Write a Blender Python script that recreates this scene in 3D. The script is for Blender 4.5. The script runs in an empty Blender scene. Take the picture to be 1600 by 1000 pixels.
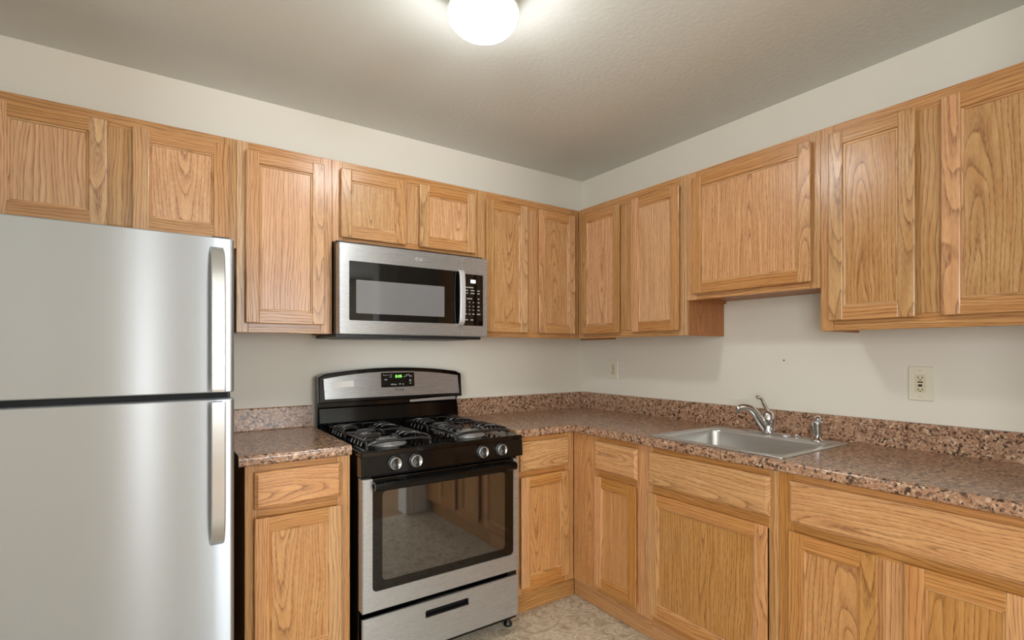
import bpy, bmesh, math, random
from mathutils import Vector, Matrix

C = bpy.context.scene
random.seed(11)
PI = math.pi

# ---------------------------------------------------------------- camera
cd = bpy.data.cameras.new('camera')
cam = bpy.data.objects.new('camera', cd)
C.collection.objects.link(cam)
cam.location = (-2.3791, -2.6363, 1.2873)
cam.rotation_euler = (PI / 2, 0, -0.6101)
cd.sensor_fit = 'HORIZONTAL'
cd.sensor_width = 36.0
cd.lens = 804.26 * 36 / 1600
cd.shift_x = -9.25 / 1600
cd.shift_y = 49.73 / 1600
cd.clip_start = 0.02
C.camera = cam

# ---------------------------------------------------------------- world, exposure, lights
w = bpy.data.worlds.new('world')
C.world = w
w.use_nodes = True
w.node_tree.nodes['Background'].inputs[0].default_value = (0.75, 0.87, 1.0, 1)
w.node_tree.nodes['Background'].inputs[1].default_value = 0.6
vs = C.view_settings
vs.view_transform = 'Standard'
vs.look = 'None'
vs.gamma = 1.0
vs.use_curve_mapping = False
vs.exposure = 0.33
LAMP_KITCHEN = 48.0      # radiance of the kitchen globe
LAMP_ROOM = 30.0        # radiance of the globe in the room behind the camera


def area(name, loc, rot, sx, sy, power, col):
    l = bpy.data.lights.new(name, 'AREA')
    l.shape = 'RECTANGLE'
    l.size, l.size_y, l.energy, l.color = sx, sy, power, col
    o = bpy.data.objects.new(name, l)
    C.collection.objects.link(o)
    o.location, o.rotation_euler = loc, rot
    return o


# added soft fill, set in two unseen windows put in behind the camera
area('added_fill_light', (-0.95, -6.42, 1.45), (PI / 2, 0, 0), 1.1, 1.5, 75, (0.91, 0.96, 1.0))
area('added_fill_light', (-4.72, -4.4, 1.45), (PI / 2, 0, -PI / 2), 1.7, 1.5, 85, (0.91, 0.96, 1.0))


# the photographer's flash, held low and left of the camera
fl_ = bpy.data.lights.new('camera_flash', 'POINT')
fl_.energy, fl_.shadow_soft_size, fl_.color = 6, 0.05, (0.98, 0.99, 1.0)
flo = bpy.data.objects.new('camera_flash', fl_)
C.collection.objects.link(flo)
flo.location = (-2.41, -2.9, 1.05)


# ---------------------------------------------------------------- materials
def lin(c):
    return tuple(((v / 255 + 0.055) / 1.055) ** 2.4 if v > 10 else v / 255 / 12.92 for v in c) + (1,)


def mat(name):
    m = bpy.data.materials.new(name)
    m.use_nodes = True
    nt = m.node_tree
    b = nt.nodes['Principled BSDF']
    return m, nt, b


def nd(nt, t, **kw):
    n = nt.nodes.new(t)
    for k, v in kw.items():
        if k.startswith('i_'):
            n.inputs[k[2:].replace('_', ' ')].default_value = v
        else:
            setattr(n, k, v)
    return n


def ramp(nt, stops):
    r = nt.nodes.new('ShaderNodeValToRGB')
    e = r.color_ramp.elements
    while len(e) < len(stops):
        e.new(0.5)
    for i, (p, c) in enumerate(stops):
        e[i].position = p
        e[i].color = c if len(c) == 4 else tuple(c) + (1,)
    return r


def math_n(nt, op, a, b=None, clamp=False):
    n = nt.nodes.new('ShaderNodeMath')
    n.operation = op
    n.use_clamp = clamp
    for i, v in enumerate((a, b)):
        if v is None:
            continue
        if isinstance(v, (int, float)):
            n.inputs[i].default_value = v
        else:
            nt.links.new(v, n.inputs[i])
    return n.outputs[0]


def mixc(nt, mode, fac, a, b):
    n = nt.nodes.new('ShaderNodeMix')
    n.data_type = 'RGBA'
    n.blend_type = mode
    for s, v in ((n.inputs[0], fac), (n.inputs[6], a), (n.inputs[7], b)):
        if isinstance(v, (int, float, tuple)):
            s.default_value = v
        else:
            nt.links.new(v, s)
    return n.outputs[2]


def simple(name, col, rough=0.5, metal=0.0, ior=1.5, bump=None):
    m, nt, b = mat(name)
    b.inputs['Base Color'].default_value = lin(col)
    b.inputs['Roughness'].default_value = rough
    b.inputs['Metallic'].default_value = metal
    b.inputs['IOR'].default_value = ior
    tc = nd(nt, 'ShaderNodeTexCoord')
    sc, st = bump if bump else (60.0, 0.01)
    n = nd(nt, 'ShaderNodeTexNoise')
    n.inputs['Scale'].default_value = sc
    n.inputs['Detail'].default_value = 3
    nt.links.new(tc.outputs['Object'], n.inputs['Vector'])
    bp = nd(nt, 'ShaderNodeBump')
    bp.inputs['Strength'].default_value = st
    bp.inputs['Distance'].default_value = 0.01
    nt.links.new(n.outputs['Fac'], bp.inputs['Height'])
    nt.links.new(bp.outputs[0], b.inputs['Normal'])
    return m


def oak(name, light, mid, dark, rough=0.28):
    """Solid oak: growth rings around a pith line, in the per-board 'grain' coordinates."""
    m, nt, b = mat(name)
    L = nt.links.new
    at = nd(nt, 'ShaderNodeAttribute', attribute_name='grain')
    # slow wander of the rings
    mp = nd(nt, 'ShaderNodeMapping')
    mp.inputs['Scale'].default_value = (9, 9, 2.6)
    L(at.outputs['Vector'], mp.inputs['Vector'])
    n1 = nd(nt, 'ShaderNodeTexNoise')
    n1.inputs['Scale'].default_value = 1.0
    n1.inputs['Detail'].default_value = 2.5
    n1.inputs['Roughness'].default_value = 0.45
    L(mp.outputs[0], n1.inputs['Vector'])
    sub = nd(nt, 'ShaderNodeVectorMath', operation='SUBTRACT')
    sub.inputs[1].default_value = (0.5, 0.5, 0.5)
    L(n1.outputs['Color'], sub.inputs[0])
    scl = nd(nt, 'ShaderNodeVectorMath', operation='SCALE')
    scl.inputs['Scale'].default_value = 0.055
    L(sub.outputs[0], scl.inputs[0])
    add = nd(nt, 'ShaderNodeVectorMath', operation='ADD')
    L(at.outputs['Vector'], add.inputs[0])
    L(scl.outputs[0], add.inputs[1])
    sp = nd(nt, 'ShaderNodeSeparateXYZ')
    L(add.outputs[0], sp.inputs[0])
    r = math_n(nt, 'SQRT', math_n(nt, 'ADD', math_n(nt, 'MULTIPLY', sp.outputs[0], sp.outputs[0]),
                                   math_n(nt, 'MULTIPLY', sp.outputs[1], sp.outputs[1])))
    # uneven ring spacing
    mp3 = nd(nt, 'ShaderNodeCombineXYZ')
    L(math_n(nt, 'MULTIPLY', r, 40.0), mp3.inputs[0])
    n3 = nd(nt, 'ShaderNodeTexNoise')
    n3.inputs['Scale'].default_value = 1.0
    L(mp3.outputs[0], n3.inputs['Vector'])
    ring = math_n(nt, 'FRACT', math_n(nt, 'ADD', math_n(nt, 'MULTIPLY', r, 88.0),
                                      math_n(nt, 'MULTIPLY', n3.outputs['Fac'], 2.2)))
    prof = ramp(nt, [(0.0, (0, 0, 0)), (0.10, (1, 1, 1)), (0.22, (0.62, 0.62, 0.62)),
                     (0.5, (0.12, 0.12, 0.12)), (1.0, (0, 0, 0))])
    L(ring, prof.inputs[0])
    # pores: short dark strokes along the board
    mp2 = nd(nt, 'ShaderNodeMapping')
    mp2.inputs['Scale'].default_value = (520, 520, 16)
    L(at.outputs['Vector'], mp2.inputs['Vector'])
    n2 = nd(nt, 'ShaderNodeTexNoise')
    n2.inputs['Scale'].default_value = 1.0
    n2.inputs['Detail'].default_value = 1.0
    L(mp2.outputs[0], n2.inputs['Vector'])
    pores = ramp(nt, [(0.42, (0, 0, 0)), (0.62, (1, 1, 1))])
    L(n2.outputs['Fac'], pores.inputs[0])
    # broad fibre streaks
    mp4 = nd(nt, 'ShaderNodeMapping')
    mp4.inputs['Scale'].default_value = (70, 70, 2.2)
    L(at.outputs['Vector'], mp4.inputs['Vector'])
    n4 = nd(nt, 'ShaderNodeTexNoise')
    n4.inputs['Scale'].default_value = 1.0
    n4.inputs['Detail'].default_value = 3.0
    L(mp4.outputs[0], n4.inputs['Vector'])
    fib = ramp(nt, [(0.3, (0, 0, 0)), (0.7, (1, 1, 1))])
    L(n4.outputs['Fac'], fib.inputs[0])
    base = mixc(nt, 'MIX', fib.outputs[0], lin(light), lin(mid))
    k = math_n(nt, 'MULTIPLY', prof.outputs[0], math_n(nt, 'ADD', math_n(nt, 'MULTIPLY', pores.outputs[0], 0.5), 0.44))
    col = mixc(nt, 'MIX', math_n(nt, 'MULTIPLY', k, 0.95, True), base, lin(dark))
    col = mixc(nt, 'MIX', math_n(nt, 'MULTIPLY', pores.outputs[0], 0.16), col, lin(dark))
    # each board its own tone
    tn = nd(nt, 'ShaderNodeAttribute', attribute_name='tone')
    hs = nd(nt, 'ShaderNodeHueSaturation')
    hue = math_n(nt, 'FRACT', math_n(nt, 'MULTIPLY', tn.outputs['Fac'], 7.31))
    L(math_n(nt, 'ADD', math_n(nt, 'MULTIPLY', tn.outputs['Fac'], 0.26), 0.86), hs.inputs['Value'])
    L(math_n(nt, 'SUBTRACT', 1.06, math_n(nt, 'MULTIPLY', tn.outputs['Fac'], 0.16)), hs.inputs['Saturation'])
    tint = mixc(nt, 'MULTIPLY', 1.0, col, mixc(nt, 'MIX', hue, (1.05, 0.97, 0.93, 1), (0.96, 1.01, 1.0, 1)))
    L(tint, hs.inputs['Color'])
    L(hs.outputs[0], b.inputs['Base Color'])
    b.inputs['Roughness'].default_value = rough
    bp = nd(nt, 'ShaderNodeBump')
    bp.inputs['Strength'].default_value = 0.10
    bp.inputs['Distance'].default_value = 0.002
    bp.invert = True
    L(k, bp.inputs['Height'])
    L(bp.outputs[0], b.inputs['Normal'])
    return m


def granite(name):
    m, nt, b = mat(name)
    L = nt.links.new
    tc = nd(nt, 'ShaderNodeTexCoord')
    nz = nd(nt, 'ShaderNodeTexNoise')
    nz.inputs['Scale'].default_value = 45
    L(tc.outputs['Object'], nz.inputs['Vector'])
    jit = nd(nt, 'ShaderNodeVectorMath', operation='SCALE')
    jit.inputs['Scale'].default_value = 0.022
    L(nz.outputs['Color'], jit.inputs[0])
    ad = nd(nt, 'ShaderNodeVectorMath', operation='ADD')
    L(tc.outputs['Object'], ad.inputs[0])
    L(jit.outputs[0], ad.inputs[1])
    v = nd(nt, 'ShaderNodeTexVoronoi')
    v.inputs['Scale'].default_value = 125
    L(ad.outputs[0], v.inputs['Vector'])
    sp = nd(nt, 'ShaderNodeSeparateColor')
    L(v.outputs['Color'], sp.inputs[0])
    rp = ramp(nt, [(0.0, lin((40, 30, 25))), (0.22, lin((56, 41, 33))), (0.27, lin((134, 97, 73))),
                   (0.45, lin((170, 128, 100))), (0.62, lin((188, 152, 122))), (0.80, lin((156, 112, 88))), (1.0, lin((218, 192, 162)))])
    L(sp.outputs[0], rp.inputs[0])
    v2 = nd(nt, 'ShaderNodeTexVoronoi')
    v2.inputs['Scale'].default_value = 260
    L(ad.outputs[0], v2.inputs['Vector'])
    sp2 = nd(nt, 'ShaderNodeSeparateColor')
    L(v2.outputs['Color'], sp2.inputs[0])
    rp2 = ramp(nt, [(0.0, lin((66, 48, 40))), (0.22, lin((112, 80, 62))), (0.5, lin((172, 132, 104))), (1.0, lin((204, 172, 142)))])
    L(sp2.outputs[1], rp2.inputs[0])
    n2 = nd(nt, 'ShaderNodeTexNoise')
    n2.inputs['Scale'].default_value = 26
    n2.inputs['Detail'].default_value = 4
    L(tc.outputs['Object'], n2.inputs['Vector'])
    rr = ramp(nt, [(0.40, (0, 0, 0)), (0.60, (1, 1, 1))])
    L(n2.outputs['Fac'], rr.inputs[0])
    col = mixc(nt, 'MIX', math_n(nt, 'ADD', math_n(nt, 'MULTIPLY', rr.outputs[0], 0.40), 0.08), rp.outputs[0], rp2.outputs[0])
    L(col, b.inputs['Base Color'])
    b.inputs['Roughness'].default_value = 0.24
    return m


def stainless(name, col=(186, 188, 191), rough=0.27, axis=0, strength=0.005, aniso=0.85, metal=0.78):
    """brushed steel; 'axis' is the brushing direction"""
    m, nt, b = mat(name)
    L = nt.links.new
    tc = nd(nt, 'ShaderNodeTexCoord')
    mp = nd(nt, 'ShaderNodeMapping')
    s = [700.0, 700.0, 700.0]
    s[axis] = 6.0
    mp.inputs['Scale'].default_value = s
    L(tc.outputs['Object'], mp.inputs['Vector'])
    n = nd(nt, 'ShaderNodeTexNoise')
    n.inputs['Scale'].default_value = 1.0
    n.inputs['Detail'].default_value = 2
    L(mp.outputs[0], n.inputs['Vector'])
    rr = nd(nt, 'ShaderNodeMapRange')
    rr.inputs['To Min'].default_value = rough - 0.02
    rr.inputs['To Max'].default_value = rough + 0.03
    L(n.outputs['Fac'], rr.inputs['Value'])
    L(rr.outputs[0], b.inputs['Roughness'])
    bp = nd(nt, 'ShaderNodeBump')
    bp.inputs['Strength'].default_value = strength
    bp.inputs['Distance'].default_value = 0.001
    L(n.outputs['Fac'], bp.inputs['Height'])
    L(bp.outputs[0], b.inputs['Normal'])
    b.inputs['Metallic'].default_value = metal
    b.inputs['Base Color'].default_value = lin(col)
    b.inputs['Anisotropic'].default_value = aniso
    b.inputs['Anisotropic Rotation'].default_value = 0.25
    tg = nd(nt, 'ShaderNodeCombineXYZ')
    tg.inputs[axis].default_value = 1.0
    L(tg.outputs[0], b.inputs['Tangent'])
    return m


def paint(name, col, rough, sc, st):
    m = simple(name, col, rough, bump=(sc, st))
    return m


def vinyl(name):
    m, nt, b = mat(name)
    L = nt.links.new
    tc = nd(nt, 'ShaderNodeTexCoord')
    n = nd(nt, 'ShaderNodeTexNoise')
    n.inputs['Scale'].default_value = 11
    n.inputs['Detail'].default_value = 7
    n.inputs['Roughness'].default_value = 0.62
    n.inputs['Distortion'].default_value = 1.6
    L(tc.outputs['Object'], n.inputs['Vector'])
    r = ramp(nt, [(0.28, lin((138, 122, 102))), (0.40, lin((176, 160, 136))), (0.47, lin((206, 192, 168))), (0.51, lin((232, 222, 200))), (0.56, lin((200, 186, 162))), (0.64, lin((180, 164, 140))), (0.8, lin((154, 138, 116)))])
    L(n.outputs['Fac'], r.inputs[0])
    n2 = nd(nt, 'ShaderNodeTexNoise')
    n2.inputs['Scale'].default_value = 42
    n2.inputs['Detail'].default_value = 5
    n2.inputs['Distortion'].default_value = 1.0
    L(tc.outputs['Object'], n2.inputs['Vector'])
    r2 = ramp(nt, [(0.35, lin((160, 144, 122))), (0.6, lin((222, 210, 188)))])
    L(n2.outputs['Fac'], r2.inputs[0])
    col = mixc(nt, 'MIX', 0.35, r.outputs[0], r2.outputs[0])
    L(col, b.inputs['Base Color'])
    b.inputs['Roughness'].default_value = 0.38
    return m


def emit(name, col, strength):
    m, nt, b = mat(name)
    b.inputs['Base Color'].default_value = lin(col)
    b.inputs['Emission Color'].default_value = lin(col)
    b.inputs['Emission Strength'].default_value = strength
    return m


M = dict(
    oak=oak('oak', (208, 164, 114), (189, 139, 89), (114, 68, 35)),
    oak_base=oak('oak_lower', (212, 160, 101), (194, 138, 80), (118, 69, 33)),
    oak_side=oak('oak_side', (196, 140, 92), (178, 120, 74), (128, 78, 42), 0.45),
    granite=granite('granite_laminate'),
    steel=stainless('brushed_steel', axis=0),
    fridge=stainless('fridge_steel', (174, 179, 184), 0.31, 0, 0.008, 1.0, 0.84),
    sink=stainless('sink_steel', (205, 205, 202), 0.28, 1, 0.015, 0.3),
    strap=stainless('handle_steel', (190, 190, 188), 0.22, 2, 0.03, 0.3),
    satin=simple('satin_metal', (205, 205, 207), 0.38, 0.55),
    chrome=simple('chrome', (215, 215, 218), 0.06, 1.0, bump=(5, 0.0)),
    black=simple('black_enamel', (5, 5, 6), 0.09, ior=1.42, bump=(8, 0.0)),
    blackp=simple('black_plastic', (14, 14, 15), 0.35),
    glass=simple('black_glass', (4, 4, 5), 0.04, ior=1.55, bump=(3, 0.0)),
    oven=simple('oven_window_glass', (26, 25, 24), 0.03, ior=2.4, bump=(3, 0.0)),
    micwin=simple('microwave_window', (112, 112, 114), 0.09, ior=1.8, bump=(3, 0.0)),
    darksteel=simple('dark_steel', (86, 82, 78), 0.2, 1.0, bump=(3, 0.0)),
    iron=simple('cast_iron', (30, 30, 32), 0.18, ior=1.7, bump=(300, 0.03)),
    cap=simple('burner_cap', (178, 178, 176), 0.28, 0.55),
    gap=simple('black_gasket', (9, 9, 9), 0.7),  # near-black gasket behind the refrigerator doors
    wall=paint('wall_paint', (227, 222, 209), 0.55, 160, 0.02),
    ceil=paint('ceiling_paint', (222, 226, 221), 0.7, 55, 0.10),
    trim=paint('trim_paint', (238, 238, 236), 0.35, 60, 0.01),
    vinyl=vinyl('marbled_vinyl'),
    plank=oak('floor_planks', (198, 160, 116), (180, 140, 96), (120, 80, 48), 0.35),
    ivory=simple('ivory_plastic', (226, 220, 200), 0.35),
    ivory2=simple('ivory_face', (218, 210, 180), 0.3),
    slot=simple('outlet_slot', (30, 26, 20), 0.6),
    white=simple('white_label', (244, 243, 240), 0.6),
    grey=simple('grey_print', (150, 150, 150), 0.5),
    dkprint=simple('dark_print', (40, 36, 36), 0.5),
    filt=simple('filter_mesh', (128, 128, 128), 0.45, 0.7, bump=(400, 0.4)),
    globe=emit('globe_glass', (248, 250, 250), LAMP_KITCHEN),
    globe2=emit('globe_glass_far', (248, 250, 250), LAMP_ROOM),
    green=emit('clock_green', (150, 255, 110), 0.9),
    disp=emit('display_white', (225, 232, 235), 0.7),
    pan=simple('lamp_pan', (225, 222, 212), 0.5),
)
gm, gnt, gb = mat('window_glass')
gb.inputs['Transmission Weight'].default_value = 1.0
gb.inputs['Roughness'].default_value = 0.0
gb.inputs['Base Color'].default_value = (1, 1, 1, 1)
M['clear'] = gm


# ---------------------------------------------------------------- mesh helpers
def new_bm():
    bm = bmesh.new()
    bm.verts.layers.float_vector.new('grain')
    bm.verts.layers.float.new('tone')
    return bm


def IDT(u, d, z):
    return (u, d, z)


def BACK(u, d, z):      # along the back wall: u = x, d = distance out from the wall
    return (u, -d, z)


def RIGHT(u, d, z):     # along the sink wall: u = y, d = distance out from the wall
    return (-d, u, z)


def box(bm, a, b, T=IDT, bev=0.0, seg=2, grain=2, style=None):
    """one board or block between corners a and b in frame T; grain = axis the wood runs along"""
    lo = [min(a[i], b[i]) for i in range(3)]
    hi = [max(a[i], b[i]) for i in range(3)]
    t = bmesh.new()
    bmesh.ops.create_cube(t, size=1.0)
    for v in t.verts:
        v.co = Vector([(lo[i] + hi[i]) / 2 + v.co[i] * (hi[i] - lo[i]) for i in range(3)])
    if bev > 0:
        bmesh.ops.bevel(t, geom=list(t.edges), offset=min(bev, 0.49 * min(hi[i] - lo[i] for i in range(3))),
                        segments=seg, affect='EDGES', profile=0.5)
    merge(bm, t, T, grain, lo, hi, style)


def merge(bm, t, T=IDT, grain=2, lo=None, hi=None, style=None):
    if lo is None:
        cs = [v.co for v in t.verts]
        lo = [min(c[i] for c in cs) for i in range(3)]
        hi = [max(c[i] for c in cs) for i in range(3)]
    ext = [hi[i] - lo[i] for i in range(3)]
    oth = sorted([i for i in range(3) if i != grain], key=lambda i: -ext[i])
    wa, na = oth
    wc, nc, ac = [(lo[i] + hi[i]) / 2 for i in (wa, na, grain)]
    if style is None:
        style = 'flat' if ext[wa] > 0.12 and random.random() < 0.6 else 'quarter'
    if style == 'flat':
        wo, dd, tilt = random.uniform(-0.35, 0.35) * ext[wa], random.uniform(0.012, 0.03), random.choice((-1, 1)) * random.uniform(0.05, 0.11)
    else:
        wo, dd, tilt = random.choice((-1, 1)) * random.uniform(0.12, 0.3), random.uniform(0.03, 0.09), random.uniform(-0.03, 0.03)
    al = random.uniform(0, 40)
    tone = random.random()
    if style == 'rail':
        tone = random.choice((0.0, 0.035, 0.14, 0.17, 0.28)) + random.uniform(0, 0.03)  # rails darker: how horizontal grain reflects light is put into their tone
    g = bm.verts.layers.float_vector['grain']
    tl = bm.verts.layers.float['tone']
    mp = {}
    for v in t.verts:
        n = bm.verts.new(T(*v.co))
        aa = v.co[grain] - ac
        n[g] = Vector((v.co[wa] - wc + wo, v.co[na] - nc + dd + aa * tilt, aa + al))
        n[tl] = tone
        mp[v] = n
    fs = []
    for f in t.faces:
        try:
            nf = bm.faces.new([mp[v] for v in f.verts])
            nf.smooth = f.smooth
            fs.append(nf)
        except ValueError:
            pass
    bmesh.ops.recalc_face_normals(bm, faces=fs)
    t.free()


def loft(bm, rings, T=IDT, cap0=True, cap1=True, smooth=True, closed=True, grain=2, recalc=True):
    t = bmesh.new()
    rv = [[t.verts.new(p) for p in r] for r in rings]
    n = len(rv[0])
    for i in range(len(rv) - 1):
        for j in range(n if closed else n - 1):
            k = (j + 1) % n
            f = t.faces.new((rv[i][j], rv[i][k], rv[i + 1][k], rv[i + 1][j]))
            f.smooth = smooth
    if cap0:
        t.faces.new(rv[0][::-1])
    if cap1:
        t.faces.new(rv[-1])
    merge(bm, t, T, grain)


def rrect(u0, u1, v0, v1, r, n=5):
    pts = []
    r = min(r, (u1 - u0) / 2 - 1e-4, (v1 - v0) / 2 - 1e-4)
    for cx, cy, a0 in ((u1 - r, v1 - r, 0), (u0 + r, v1 - r, PI / 2), (u0 + r, v0 + r, PI), (u1 - r, v0 + r, 3 * PI / 2)):
        for i in range(n + 1):
            a = a0 + PI / 2 * i / n
            pts.append((cx + r * math.cos(a), cy + r * math.sin(a)))
    return pts


def slab(bm, u0, u1, z0, z1, d0, d1, r, T=BACK, bev=0.0015, hole=None, n=6):
    """upright slab facing out of a wall (rounded-corner rectangle in u,z; between depths d0 and d1)"""
    R0 = rrect(u0, u1, z0, z1, r, n)
    R1 = rrect(u0 + bev, u1 - bev, z0 + bev, z1 - bev, max(r - bev, 0.0004), n)
    if hole is None:
        loft(bm, [[(p[0], d0, p[1]) for p in R0], [(p[0], d1 - bev, p[1]) for p in R0], [(p[0], d1, p[1]) for p in R1]], T, smooth=False)
    else:
        h0, h1, k0, k1, hr = hole
        H = rrect(h0, h1, k0, k1, hr, n)
        rings = [[(p[0], d0, p[1]) for p in H], [(p[0], d0, p[1]) for p in R0], [(p[0], d1 - bev, p[1]) for p in R0],
                 [(p[0], d1, p[1]) for p in R1], [(p[0], d1, p[1]) for p in H], [(p[0], d0, p[1]) for p in H]]
        loft(bm, rings, T, False, False, smooth=False)


def lathe(bm, prof, cen=(0, 0, 0), axis='z', n=40, T=IDT, cap=True):
    """prof = [(radius, height)]"""
    rings = []
    for r, h in prof:
        ring = []
        for i in range(n):
            a = 2 * PI * i / n
            c, s = r * math.cos(a), r * math.sin(a)
            if axis == 'z':
                ring.append((cen[0] + c, cen[1] + s, cen[2] + h))
            elif axis == 'y':
                ring.append((cen[0] + c, cen[1] + h, cen[2] + s))
            else:
                ring.append((cen[0] + h, cen[1] + c, cen[2] + s))
        rings.append(ring)
    loft(bm, rings, T, cap, cap)


def tube(bm, pts, rad, n=12, T=IDT, flat=1.0):
    """swept round bar; rad a number or one per point"""
    P = [Vector(p) for p in pts]
    R = rad if isinstance(rad, (list, tuple)) else [rad] * len(P)
    rings = []
    side = None
    for i, p in enumerate(P):
        d = (P[min(i + 1, len(P) - 1)] - P[max(i - 1, 0)]).normalized()
        if side is None:
            side = d.orthogonal().normalized()
        side = (side - d * side.dot(d)).normalized()
        up = d.cross(side)
        rings.append([tuple(p + side * R[i] * math.cos(2 * PI * k / n) + up * R[i] * flat * math.sin(2 * PI * k / n)) for k in range(n)])
    loft(bm, rings, T)


def smooth_path(pts, n=8):
    """Catmull-Rom through the points"""
    P = [Vector(p) for p in pts]
    P = [P[0] * 2 - P[1]] + P + [P[-1] * 2 - P[-2]]
    out = []
    for i in range(1, len(P) - 2):
        for k in range(n):
            t = k / n
            a, b, c, d = P[i - 1:i + 3]
            out.append(0.5 * ((2 * b) + (c - a) * t + (2 * a - 5 * b + 4 * c - d) * t * t + (3 * b - a - 3 * c + d) * t ** 3))
    out.append(P[-2])
    return out


def root_of(o):
    while o.parent:
        o = o.parent
    return o


def obj(name, bm, m, parent=None, label=None):
    """link the bmesh as ONE mesh object; children are stored relative to their thing's base"""
    me = bpy.data.meshes.new(name)
    if parent is not None:
        bmesh.ops.translate(bm, verts=bm.verts, vec=-root_of(parent).location)
    bm.to_mesh(me)
    bm.free()
    me.materials.append(m if not isinstance(m, str) else M[m])
    o = bpy.data.objects.new(name, me)
    C.collection.objects.link(o)
    if parent is not None:
        o.parent = parent
    if label:
        o['label'] = label
    return o


def thing(name, label, cat, loc, group=None):
    o = bpy.data.objects.new(name, None)
    C.collection.objects.link(o)
    o.empty_display_size = 0.1
    o.location = loc
    o['label'], o['category'] = label, cat
    if group:
        o['group'] = group
    return o


def tag(o, label, cat, group=None):
    o['label'], o['category'] = label, cat
    if group:
        o['group'] = group
    return o


def struct(name, bm, m):
    o = obj(name, bm, m)
    o['kind'] = 'structure'
    return o


def sbox(name, a, b, m):
    bm = new_bm()
    box(bm, a, b)
    return struct(name, bm, m)


def text_mesh(txt, size, extrude=0.0004):
    cu = bpy.data.curves.new('lettering', 'FONT')
    cu.body, cu.size, cu.extrude = txt, size, extrude
    cu.align_x, cu.align_y = 'CENTER', 'CENTER'
    o = bpy.data.objects.new('lettering', cu)
    C.collection.objects.link(o)
    me = bpy.data.meshes.new_from_object(o.evaluated_get(bpy.context.evaluated_depsgraph_get()))
    bpy.data.objects.remove(o)
    bpy.data.curves.remove(cu)
    return me


def text_on_back(bm, txt, size, u, d, z, sx=1.0):
    """lettering facing out of the back wall"""
    me = text_mesh(txt, size)
    t = bmesh.new()
    t.from_mesh(me)
    for v in t.verts:
        v.co = Vector((u + v.co.x * sx, d + v.co.z, z + v.co.y))
    merge(bm, t, BACK)
    bpy.data.meshes.remove(me)


# ---------------------------------------------------------------- the room
H = 2.4505
RB = -6.5        # far wall of the room behind the camera
sbox('floor', (-4.9, -2.64, -0.1), (0.12, 0.12, 0.0), 'vinyl')
# wooden floor of the next room
bm = new_bm()
yy = -2.64
k = 0
while yy > RB - 0.1:
    x = -4.9 - (k % 3) * 0.4
    while x < 0.9:
        x1 = min(x + 1.2, 0.9)
        box(bm, (max(x, -4.9), yy - 0.119, -0.1), (x1 - 0.001, yy, -0.002), bev=0.001, seg=1, grain=0)
        x += 1.2
    yy -= 0.12
    k += 1
struct('floor_back', bm, 'plank')
sbox('ceiling', (-4.9, RB - 0.12, H), (0.9, 0.12, H + 0.1), 'ceil')
sbox('wall_back', (-4.9, 0.0, 0.0), (0.12, 0.12, H), 'wall')
sbox('wall_right', (0.0, -2.62, 0.0), (0.12, -0.0005, H), 'wall')
sbox('wall_left', (-3.17, -1.3, 0.0), (-3.05, -0.0005, H), 'wall')
# short wall at the end of the sink run, beside the opening
sbox('wall_front', (-0.66, -2.74, 0.0), (0.9, -2.621, H), 'wall')
sbox('wall_far', (-4.9, RB - 0.12, 0.0), (-1.6, RB, H), 'wall')
sbox('wall_far_side', (-0.3, RB - 0.12, 0.0), (0.9, RB, H), 'wall')
sbox('wall_far_sill', (-1.6, RB - 0.12, 0.0), (-0.3, RB, 0.65), 'wall')
sbox('wall_far_head', (-1.6, RB - 0.12, 2.22), (-0.3, RB, H), 'wall')
sbox('wall_right_back', (0.9, RB, 0.0), (1.02, -2.74, H), 'wall')
sbox('wall_left_back', (-4.9, RB, 0.0), (-4.8, -5.3, H), 'wall')
sbox('wall_left_front', (-4.9, -3.5, 0.0), (-4.8, -0.0005, H), 'wall')
sbox('wall_left_sill', (-4.9, -5.3, 0.0), (-4.8, -3.5, 0.65), 'wall')
sbox('wall_left_head', (-4.9, -5.3, 2.22), (-4.8, -3.5, H), 'wall')
# casing of the opening and baseboards
bm = new_bm()
box(bm, (-0.78, -2.76, 0.0), (-0.662, -2.60, H - 0.002), bev=0.006)
box(bm, (-0.70, -2.62, 0.0), (-0.60, -2.598, H - 0.002), bev=0.006)
box(bm, (-0.74, -2.605, 0.0), (-0.71, -2.594, H - 0.002), bev=0.004)
struct('trim_1', bm, 'trim')
bm = new_bm()
box(bm, (-4.79, RB + 0.001, 0.0), (0.89, RB + 0.016, 0.10), bev=0.004)
struct('baseboard_far', bm, 'trim')


def window(name, T, u0, u1, z0, z1, d0):
    """sash window in a wall opening, added for the fill light"""
    bm = new_bm()
    fw = 0.05
    um = (u0 + u1) / 2
    for a, b2 in (((u0, d0, z0), (u0 + fw, d0 + 0.06, z1)), ((u1 - fw, d0, z0), (u1, d0 + 0.06, z1)),
                  ((um - fw / 2, d0, z0 + fw), (um + fw / 2, d0 + 0.06, z1 - fw)),
                  ((u0 + fw, d0, z0), (u1 - fw, d0 + 0.06, z0 + fw)), ((u0 + fw, d0, z1 - fw), (u1 - fw, d0 + 0.06, z1))):
        box(bm, a, b2, T, 0.003)
    o = struct(name, bm, 'trim')
    for a, b2 in ((u0 + fw, um - fw / 2), (um + fw / 2, u1 - fw)):
        g = new_bm()
        box(g, (a, d0 + 0.028, z0 + fw), (b2, d0 + 0.032, z1 - fw), T)
        obj('pane', g, 'clear', o)
    return o


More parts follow.
